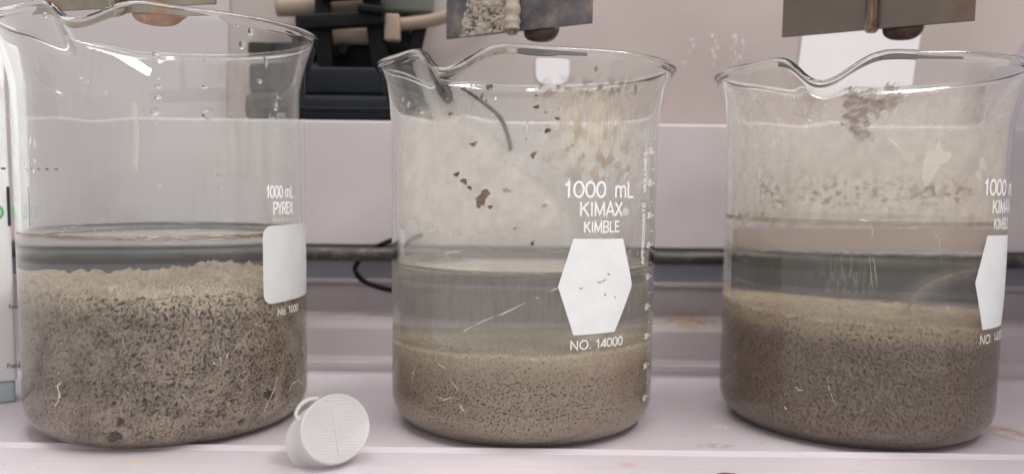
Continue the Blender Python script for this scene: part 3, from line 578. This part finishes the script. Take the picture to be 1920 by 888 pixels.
def stick(B, me, name, px, py, sx, sz=None, ang=0, far=False, outside=False, label=None):
    r = RO if outside else RI; th, z = on_cyl(px, py, B.b, r, far)
    for _ in range(3):
        rr = float(B.radius(np.array(z), not outside)); th, z = on_cyl(px, py, B.b, rr, far)
    z0 = z; rr2, zz = B.warp(np.array([rr]), np.array([th]), np.array([z0])); rr = float(rr2[0]); off = (.25 if outside else -.22)
    o = bpy.data.objects.new(name, me); C.objects.link(o); o.parent = B.root
    o.matrix_local = Matrix.Translation(Vector(((rr+off)*math.sin(th), -(rr+off)*math.cos(th), z))*S) @ Matrix.Rotation(th, 4, 'Z') @ Matrix.Rotation(ang, 4, 'Y') @ Matrix.Diagonal((sx, min(sx, 1)*1.0, sz or sx, 1))
    if label: o['label'] = label
    return o
def R(a, b): return a+(b-a)*random.random()
for (x, y, s_, k) in [(858, 327, 1.1, 'mud2'), (872, 340, 1.2, 'mud'), (882, 352, .8, 'mud2'), (905, 372, 2.4, 'mud'), (912, 360, 1.4, 'mud'), (900, 382, 1.5, 'mud'), (920, 388, .9, 'mud2'), (889, 270, 1.3, 'mud'), (950, 356, 1.7, 'chalk'), (917, 162, 1.3, 'mud2'), (905, 180, .8, 'mud2'), (1006, 200, 1.0, 'mud2'), (1026, 245, 1.1, 'mud2'), (1000, 290, 1.1, 'mud'), (1045, 222, .8, 'mud2'), (985, 240, .9, 'chalk'), (1153, 308, 2.2, 'chalk'), (1172, 330, 1.3, 'chalk'), (1090, 290, 1.3, 'chalk'), (1020, 385, 1.6, 'chalk'), (1057, 282, .9, 'chalk'), (1116, 128, .9, 'mud'), (998, 456, .9, 'mud2'), (965, 428, .6, 'mud2'), (948, 302, .5, 'mud'), (760, 270, .6, 'mud2'), (803, 370, .6, 'mud'), (1035, 430, .5, 'mud2'), (762, 465, .7, 'mud2'), (850, 212, .8, 'mud2')]:
    stick(B2, random.choice(CR[k]), 'clay_crumb' if k == 'chalk' else 'mud_crumb', x, y, s_*R(.8, 1), s_*R(.7, 1.1), R(-.6, .6))
def dust(B, name, boxes, mm, label):
    V = []; Fc = []
    for (x0, y0, x1, y1, n, s0, s1) in boxes:
        for _ in range(n):
            px, py = R(x0, x1), R(y0, y1); th, z = on_cyl(px, py, B.b, RI)
            for _q in range(2): rr = float(B.radius(np.array(z), True)); th, z = on_cyl(px, py, B.b, rr)
            rr -= .12; s_ = R(s0, s1)*(.5+random.random()**2); a0 = R(0, 6.28); e = R(.4, 1); i0 = len(V)
            for k in range(6):
                a = a0+k*1.047; u = s_*math.cos(a)*R(.7, 1.2); v = s_*e*math.sin(a)*R(.7, 1.2); t_ = th+u/rr; V.append((rr*math.sin(t_), -rr*math.cos(t_), z+v))
            t_ = th; V.append(((rr-.25)*math.sin(t_), -(rr-.25)*math.cos(t_), z))
            for k in range(6): Fc.append((i0+k, i0+(k+1) % 6, i0+6))
    o = mesh_obj(name, V, Fc, mm, B.root, False); o['kind'] = 'stuff'; o['label'] = label
dust(B2, 'mud_specks', [(745, 180, 1060, 490, 110, .12, .42), (1000, 165, 1200, 330, 40, .15, .5), (740, 225, 790, 480, 25, .15, .5)], M['mud2'], 'scattered fine brown specks')
dust(B2, 'clay_specks', [(750, 180, 800, 300, 22, .2, .6), (800, 170, 880, 215, 12, .2, .5), (1000, 260, 1200, 420, 26, .2, .6), (780, 300, 830, 350, 30, .12, .35)], M['chalk'], 'scattered pale clay flecks')
dust(B1, 'clay_specks', [(98, 712, 122, 765, 34, .12, .45), (486, 700, 530, 780, 46, .1, .4), (540, 705, 574, 760, 40, .12, .5), (395, 655, 432, 685, 10, .1, .35), (60, 470, 560, 540, 14, .1, .3)], M['chalk'], 'pale clay flecks and painted highlight flecks')
dust(B3, 'mud_specks', [(1430, 345, 1560, 410, 14, .3, .9), (1600, 360, 1700, 395, 8, .3, 1.0), (1700, 345, 1800, 385, 26, .3, 1.5), (1590, 200, 1640, 255, 14, .2, .7), (1380, 180, 1850, 330, 16, .12, .3)], M['mud'], 'brown specks along the old tide mark')
dust(B3, 'clay_specks', [(1640, 215, 1860, 340, 60, .25, .9), (1450, 440, 1700, 560, 16, .15, .45), (1580, 640, 1800, 780, 10, .15, .35)], M['chalk'], 'pale clay flecks and painted highlight flecks')
for (x, y, a, b, fr) in [(468, 58, 1.3, 1.4, 0), (452, 83, 1.3, 1.4, 0), (444, 46, .6, .7, 0), (294, 102, 1.3, 1.6, 0), (297, 145, .6, .7, 0), (296, 163, 1.2, .9, 0), (296, 182, 1.1, 1.1, 0), (291, 210, 1.5, 1.4, 0), (293, 232, .5, .5, 0), (384, 162, 1.1, .8, 0), (388, 214, 2.0, 1.6, 0), (390, 222, .8, .8, 0), (383, 112, .5, .6, 0), (403, 106, .4, .4, 0), (199, 174, .5, .9, 0), (205, 197, .4, .5, 0), (154, 147, .7, .4, 0), (166, 155, .8, .4, 0), (230, 150, .5, .6, 0), (408, 310, .7, 1.1, 0), (410, 330, .9, 1.1, 0), (412, 352, .8, .9, 0), (416, 372, .6, .6, 0), (300, 350, .8, .8, 0), (288, 316, .5, .5, 0), (304, 317, .5, .5, 0), (495, 115, .9, 2.2, 0), (484, 152, 1.2, .8, 0), (558, 130, .5, 1.5, 0), (514, 200, .8, 1.6, 0), (56, 222, .4, .7, 0), (62, 265, .5, 1.6, 0), (70, 270, .4, 1.4, 0), (40, 290, .4, 1.0, 0), (52, 305, .4, .9, 0), (70, 302, .4, .9, 0), (58, 320, .4, .6, 0), (68, 320, .4, .6, 0), (88, 26, 1.3, 1.0, 0)]:
    stick(B1, DR, 'water_droplet', x, y, a, b, R(-.3, .3))
for (x, y, a, b) in [(919, 164, .9, .9), (925, 216, .9, .8), (932, 232, .5, .5), (988, 232, .5, 1.3), (1522, 222, 1.1, .8), (795, 210, .9, .7), (770, 195, .7, 1.2), (760, 185, .5, .9), (1033, 206, .6, .6)]:
    stick(B2 if x < 1300 else B3, DR, 'water_droplet', x, y, a, b, R(-.3, .3))
# white scrape marks and painted highlights on the outside of the glass
def smear(B, pts, wd, outside=True, m=None, name='highlight_smear'):
    V = []; Fc = []; n = 0; r = (RO+.2) if outside else RI-.14; Q = []
    for (a, b) in zip(pts, pts[1:]):
        for k in range(7): t = k/7; Q.append((a[0]+(b[0]-a[0])*t+R(-1.2, 1.2), a[1]+(b[1]-a[1])*t+R(-1.2, 1.2)))
    Q.append(pts[-1])
    C_ = [on_cyl(x, y, B.b, r) for x, y in Q]
    for i, (th, z) in enumerate(C_):
        a = C_[max(i-1, 0)]; b = C_[min(i+1, len(C_)-1)]; du = (b[0]-a[0])*r; dz = b[1]-a[1]; L_ = math.hypot(du, dz)+1e-6; w_ = wd*(.35+.65*math.sin(math.pi*min(max(i/(len(C_)-1), .05), .95)))*R(.2, 1.2)
        for s_ in (-1, 1): t_ = th-s_*dz/L_*w_/r; V.append((r*math.sin(t_), -r*math.cos(t_), z+s_*du/L_*w_))
    for i in range(len(C_)-1): Fc.append((2*i, 2*i+1, 2*i+3, 2*i+2))
    return mesh_obj(name, V, Fc, m or M['chalk'], B.root)
for (B, P, w_) in [(b_, p_, k_*.62) for b_, p_, k_ in [(B1, [(118, 712), (108, 722), (112, 742), (104, 762)], .7), (B1, [(519, 710), (512, 735), (498, 765), (490, 776)], .4), (B1, [(543, 735), (548, 718), (560, 712), (570, 722)], .6), (B1, [(396, 674), (404, 683)], .35), (B1, [(412, 668), (416, 678)], .35), (B1, [(428, 660), (424, 672)], .35),
                   (B1, [(530, 730), (508, 762)], .25), (B2, [(779, 688), (774, 700), (773, 718)], .5), (B2, [(822, 682), (838, 692)], .45), (B2, [(816, 742), (834, 748), (850, 744)], .45), (B2, [(838, 705), (858, 730)], .3), (B2, [(862, 758), (872, 772)], .6), (B2, [(868, 622), (890, 610)], .32), (B2, [(893, 607), (925, 593)], .35), (B2, [(935, 590), (985, 568)], .4), (B2, [(1003, 558), (1010, 557)], .7), (B2, [(1030, 546), (1046, 539)], .3), (B2, [(838, 636), (860, 626)], .25),
                   (B3, [(1550, 705), (1557, 735), (1568, 762)], .16), (B3, [(1490, 724), (1498, 731), (1506, 730)], .4), (B3, [(1470, 762), (1476, 767)], .6), (B3, [(1633, 425), (1637, 436), (1632, 448)], .2), (B3, [(1630, 478), (1635, 540)], .1), (B3, [(1638, 480), (1645, 538)], .09), (B3, [(1750, 433), (1760, 446), (1765, 495)], .1), (B3, [(1612, 412), (1626, 414)], .4), (B3, [(1775, 572), (1781, 582)], .3), (B3, [(1376, 664), (1380, 672)], .35), (B3, [(1666, 258), (1690, 282)], .3)]]:
    smear(B, P, w_)
for P in ([(1086, 541), (1093, 539)], [(1119, 527), (1127, 529), (1137, 522)], [(1139, 513), (1144, 514)], [(1134, 550), (1136, 554)], [(1152, 555), (1154, 559)]):
    th_ = [on_cyl(x, y, B2.b, RO+.2) for x, y in P]; smear(B2, P, .22, True, M['grit'], 'scratch')
# ------------------------------------------------------------------ enamel printing
def text_on(B, s, left, base_y, cap_y, m=None, right=None, xs=1.0, name='printed_lettering', dth=0, dz=0, width=None, bold=0):
    th, z = on_cyl(left, base_y, B.b, RO); z2 = on_cyl(left, cap_y, B.b, RO)[1]; hgt = z2-z
    if right is not None: width = (on_cyl(right, base_y, B.b, RO)[0]-th)*RO
    bm, W_ = (stroke_text if all(c in GL for c in s) else flat_text)(s, hgt, width); o = cyl_print(bm, name, B.root, th+dth, z+dz, m or M['print'])
    return th, z, hgt, W_
L2 = []
for a in (('1000', 1057, 370, 339, 1137), ('mL', 1152, 370, 340, 1188), ('KIMAX', 1086, 405, 379, 1167), ('®', 1167, 404, 390, 1178), ('KIMBLE', 1094, 436, 415, 1162), ('NO. 14000', 1068, 656, 639, 1167)):
    L2.append((a[0],)+text_on(B2, a[0], a[1], a[2], a[3], right=a[4]))
def hexagon(B, pts, m=None):
    O = [on_cyl(x, y, B.b, RO) for x, y in pts]; th0 = O[0][0]; z0 = O[0][1]; out = [((t_-th0)*RO, z-z0) for t_, z in O]
    cyl_print(panel_bm(out), 'marking_panel', B.root, th0, z0, m or M['panel_print'], r=RO+.08); return th0, z0, out
h0 = hexagon(B2, [(1075, 447), (1168, 447), (1185, 534), (1152, 621), (1075, 628), (1046, 537)])
# the same print on the right beaker, turned further round
dt = on_cyl(1828, 530, B3.b, RO)[0]-on_cyl(1046, 537, B2.b, RO)[0]; dz = on_cyl(1828, 530, B3.b, RO)[1]-on_cyl(1046, 537, B2.b, RO)[1]
for s, th, z, hgt, W_ in L2:
    bm, _ = (stroke_text if s != '®' else flat_text)(s, hgt, W_); cyl_print(bm, 'printed_lettering', B3.root, th+dt, z+dz, M['print'])
cyl_print(panel_bm(h0[2]), 'marking_panel', B3.root, h0[0]+dt, h0[1]+dz, M['panel_print'], r=RO+.08)
# vertical words and the scale of the middle beaker
for s, x, y0, y1 in (('APPROXIMATE', 1207, 495, 379), ('VOLUMES', 1211, 361, 283)):
    th, z = on_cyl(x, y0, B2.b, RO); z2 = on_cyl(x, y1, B2.b, RO)[1]; bm, W_ = stroke_text(s, 2.5, z2-z)
    for v in bm.verts: v.co.y *= 1.0
    cyl_print(bm, 'printed_lettering', B2.root, th, z, M['print'], rot=1)
for B, dth_ in ((B2, 0),):
    for i, (s, y) in enumerate((('100', 287), ('200', 348), ('300', 410), ('400', 467), ('500', 527), ('600', 584), ('700', 640), ('800', 695), ('900', 755))):
        z = on_cyl(1200, y, B.b, RO)[1]; th0 = math.radians(60.5); bm, W_ = stroke_text(s, 2.2, 4.0); cyl_print(bm, 'scale_number', B.root, th0, z, M['print'])
        for dz_, wd in ((.9, 3.2), (6.1, 1.9)):
            bm = panel_bm([(0, -.16), (wd, -.16), (wd, .16), (0, .16)], 6); cyl_print(bm, 'graduation_mark', B.root, th0+4.6/RO, z+dz_, M['print'], r=RO+.09)
# left beaker
text_on(B1, '1000 mL', 499, 371, 348, width=17); text_on(B1, 'PYREX', 512, 402, 379, width=13); text_on(B1, 'Made in U.S.A.', 512, 416, 408, m=M['faint_print'], width=11); text_on(B1, 'No. 1000', 520, 592, 578, width=15)
O = []
th_l, z_t = on_cyl(492, 424, B1.b, RO); th_r = on_cyl(573, 424, B1.b, RO)[0]; z_b = on_cyl(510, 569, B1.b, RO)[1]; W_ = (th_r-th_l)*RO; H_ = z_t-z_b; r = 4.0
for (cx, cz, a0) in ((W_-r, r, -90), (W_-r, H_-r, 0), (r, H_-r, 90), (r, r, 180)):
    for k in range(7): an = math.radians(a0+15*k); O.append((cx+r*math.cos(an), cz+r*math.sin(an)))
cyl_print(panel_bm(O), 'marking_panel', B1.root, th_l, z_b, M['panel_plain'], r=RO+.08)
thb, zb_ = on_cyl(545, 230, B1.b, RO, True)
bm, _ = flat_text('1000 mL', 4.6, 15); cyl_print(bm, 'printed_lettering', B1.root, thb, zb_, M['faint_print'])
bm, _ = flat_text('±5%', 3.0, 7); cyl_print(bm, 'printed_lettering', B1.root, thb+5/RO, zb_-6.2, M['faint_print'])
for i in range(5):
    bm = panel_bm([(0, -.2), (2.2+1.6*(i % 2), -.2), (2.2+1.6*(i % 2), .2), (0, .2)], 6); cyl_print(bm, 'graduation_mark', B1.root, thb-6/RO, zb_-2-6.4*i, M['faint_print'], r=RO+.09)
bm, _ = flat_text('900', 3.0, 6); cyl_print(bm, 'scale_number', B1.root, thb, zb_-13.5, M['faint_print'])
# ================================================================== PADDLES
def metal_mat(name, base, deposit, thr, rust=None, thr2=(.5, .62), sc=70):
    return plain(name, base, .36, metal=.75, var=.25, scale=sc, bump=.12, bscale=600, col2=deposit, thr=thr)
M['pl1'] = plain('stained_steel', srgb(140, 130, 118), .34, metal=.7, var=.25, scale=55, bump=.1, bscale=500, col2=srgb(150, 112, 80), thr=(.52, .66))
M['pl2'] = plain('blotched_dark_steel', srgb(84, 82, 88), .38, metal=.5, var=.35, scale=50, bump=.15, bscale=500, col2=srgb(132, 120, 110), thr=(.48, .72))
M['pl3'] = plain('tan_stained_steel', srgb(104, 95, 87), .42, metal=.6, var=.22, scale=28, bump=.1, bscale=500, col2=srgb(104, 82, 66), thr=(.5, .75))
M['shaft'] = plain('scuffed_steel_shaft', srgb(165, 152, 136), .25, metal=.9, var=.15, scale=90, col2=srgb(110, 88, 66), thr=(.55, .68))
M['foot'] = plain('rust_brown_rubber', srgb(70, 52, 42), .4, var=.3, scale=110, bump=.1, bscale=400, col2=srgb(48, 38, 34), thr=(.5, .65))
M['foot1'] = plain('orange_brown_rubber', srgb(156, 106, 78), .45, var=.3, scale=110, bump=.1, bscale=400, col2=srgb(190, 160, 110), thr=(.55, .7))
def paddle(px, py, label, m, mf, zb=159.5, rz=-35, fs=1):
    X, Y, _ = at_z(px, py, zb); t = empty('stirrer_paddle', (X, Y, zb), label, 'stirrer paddle', 'stirrer paddles raised above the beakers', rz=math.radians(rz))
    bm = bmesh.new(); box(bm, (-38, -.7, 0), (38, .7, 26), .25, 2); from_bm('blade', bm, m, t)
    bm = bmesh.new(); bmesh.ops.create_cone(bm, cap_ends=True, segments=32, radius1=2.7, radius2=2.7, depth=160, matrix=Matrix.Translation((0, -2.2, 78.4)))
    es = [e for e in bm.edges if all(abs(v.co.z+1.6) < .01 for v in e.verts)]; bmesh.ops.bevel(bm, geom=es, offset=.7, segments=3, affect='EDGES')
    from_bm('shaft', bm, M['shaft'], t, True)
    # rounded foot under the blade: flat on the shaft side, round at its outer end
    bm = bmesh.new(); o_ = [(3.6, 1.2), (3.4, -1.0), (4.4, -3.0), (6.5, -4.1), (10, -4.6), (14, -4.6), (16.6, -3.6), (18.4, -1.6), (19.2, 1.2)]; o_ = [(3.4+(x-3.4)*fs, z*fs) for x, z in o_]
    f0 = [bm.verts.new((x, 1.0, z)) for x, z in o_]; f1 = [bm.verts.new((x, 6.2, z)) for x, z in o_]; bm.faces.new(f0); bm.faces.new(f1[::-1])
    for i in range(len(o_)): j = (i+1) % len(o_); bm.faces.new((f0[i], f1[i], f1[j], f0[j]))
    bmesh.ops.recalc_face_normals(bm, faces=bm.faces); bmesh.ops.bevel(bm, geom=[e for e in bm.edges], offset=.5, segments=2, affect='EDGES'); from_bm('foot', bm, mf, t, True)
    return t
paddle(228, 16, 'leftmost steel stirrer paddle with an orange brown foot, seen through the left rim', M['pl1'], M['foot1'], 155, -14, 1.25)
p2 = paddle(966, 60, 'middle steel stirrer paddle, its left half caked with pale dried clay', M['pl2'], M['foot'])
paddle(1636, 56, 'rightmost steel stirrer paddle, tan stained and nearly clean', M['pl3'], M['foot'], 160.5)
# the clay cake on the middle blade
nx, nz = 110, 90; xx, zz = np.meshgrid(np.linspace(-37.6, -.5, nx), np.linspace(.3, 26, nz)); x = xx.ravel(); z = zz.ravel()
cr = fbm(x/3.2, z/3.2, 81, 4); base = sstep(-31, -22, x-z*.25+3.5*fbm(x/4, z/4, 83, 3)); d = base*(1.0+1.6*fbm(x/5, z/5, 84, 3)-2.6*sstep(.05, .22, np.abs(cr)*-1+.22)*sstep(.1, .4, fbm(x/6, z/6, 88, 2)+.3)+.7*fbm(x/1.1, z/1.1, 86, 3)); d = np.maximum(d, -.3)
i = np.arange(nz-1)[:, None]*nx+np.arange(nx-1)[None, :]; Fc = np.stack([i, i+1, i+1+nx, i+nx], -1).reshape(-1, 4)
M['cake'] = plain('dried_clay_cake', srgb(166, 154, 142), .9, var=.16, scale=300, bump=.2, bscale=900)
o = mesh_obj('clay_cake', np.stack([x, -.75-d, z], 1), Fc[d[Fc].max(1) > .05], M['cake'], p2); o['label'] = 'cracked pale clay cake on the left half of the blade'
tube('clay_sleeve', [(0, -2.2, .6), (0, -2.2, 10), (0, -2.2, 28)], lambda t_: 3.3+.35*math.sin(t_*31)+.2*math.sin(t_*77), M['cake'], p2, seg=20)
# ================================================================== PLASTIC CAP
def plastic():
    m, nt, out = mat('translucent_white_plastic'); L = nt.links; p = N(nt, 'BsdfPrincipled'); p.inputs['Base Color'].default_value = (.70, .69, .68, 1); p.inputs['Roughness'].default_value = .3
    tl = N(nt, 'BsdfTranslucent'); tl.inputs[0].default_value = (.86, .85, .84, 1); tr = N(nt, 'BsdfTransparent'); a = N(nt, 'MixShader'); a.inputs[0].default_value = .35; L.new(p.outputs[0], a.inputs[1]); L.new(tl.outputs[0], a.inputs[2])
    b = N(nt, 'MixShader'); b.inputs[0].default_value = .42; L.new(a.outputs[0], b.inputs[1]); L.new(tr.outputs[0], b.inputs[2]); L.new(b.outputs[0], out.inputs[0]); return m
M['cap'] = plastic()
def lathe_y(name, prof, m, parent, seg=72, sx=1.0):
    V = []; Fc = []
    for r, y in prof:
        for k in range(seg): a = 2*math.pi*k/seg; e = 1+.11*math.cos(2*(a-math.radians(36))); V.append((r*e*math.cos(a)*sx, y, r*e*math.sin(a)))
    for i in range(len(prof)-1):
        for k in range(seg): k2 = (k+1) % seg; Fc.append((i*seg+k, i*seg+k2, (i+1)*seg+k2, (i+1)*seg+k))
    return mesh_obj(name, V, Fc, m, parent)
AX = Vector((.60, -.60, .53)).normalized()           # where the cap's face looks
q = at_y(611, 815, 278.5)
t = empty('plastic_cap', tuple(q), 'translucent white ribbed plastic cap tilted on the tray between left and middle beakers', 'cap')
t.rotation_euler = (AX.to_track_quat('-Y', 'Z').to_matrix() @ Matrix.Rotation(math.radians(12), 3, 'Y')).to_euler()
R0 = 12.3
lathe_y('disc', [(0.01, -7.2), (4, -7.2), (R0-1.2, -7.2), (R0-.6, -7.7), (R0-.1, -7.6), (R0+.2, -7.0), (R0, -6.4), (R0-1.3, -6.2), (0.01, -6.2)], M['cap'], t)
lathe_y('skirt', [(R0-1.6, -6.2), (R0-1.7, 3.5), (R0-1.2, 4.1), (R0-.2, 4.3), (R0+.1, 3.8), (R0, 3.1), (R0-1.0, 2.7), (R0-.9, -6.2)], M['cap'], t)
for k in range(19):
    z = -9.9+k*1.1; hw = math.sqrt((R0-1.6)**2-z*z); bm = bmesh.new(); box(bm, (-hw, -7.28, z-.22), (hw, -7.1, z+.22), .08, 1); from_bm('rib', bm, M['cap'], t)
bm = bmesh.new(); box(bm, (-.5, -7.62, -9.2), (.5, -7.1, 7.2), .15, 2); from_bm('cross_rib', bm, M['cap'], t)
bm = bmesh.new(); box(bm, (-4.5, -7.36, -.9), (5.2, -7.1, -.3), .08, 1); from_bm('cross_rib', bm, M['cap'], t)
tube('pull_loop', [(-11.2, -4, 3.8), (-11.9, -3.5, 6.0), (-10.2, -3.5, 8.9), (-6.8, -3.5, 11.2), (-3.4, -4, 11.6)], .7, M['cap'], t, seg=10)
# small marks on the front of the tray
M['mark'] = plain('dark_red_brown_mark', srgb(92, 58, 56), .6, var=.3, scale=500)
for (x, y, a, b, l) in ((1364, 889, 3.4, 2.2, 'dark red brown spot on the tray front at right'), (725, 892, 2.0, 1.4, 'small dark brown spot on the tray front below the middle beaker')):
    P = at_z(x, y, 1.0); bm = bmesh.new(); n = 18; vs = [bm.verts.new((P[0]+a*math.cos(k*2*math.pi/n)*R(.85, 1.1), P[1]+b*math.sin(k*2*math.pi/n)*R(.8, 1.1), 1.06)) for k in range(n)]; c = bm.verts.new((P[0], P[1], 1.35))
    for k in range(n): bm.faces.new((vs[k], vs[(k+1) % n], c))
    prop(from_bm('spot', bm, M['mark'], None, True), l, 'spot', 'dark spots on the tray front')
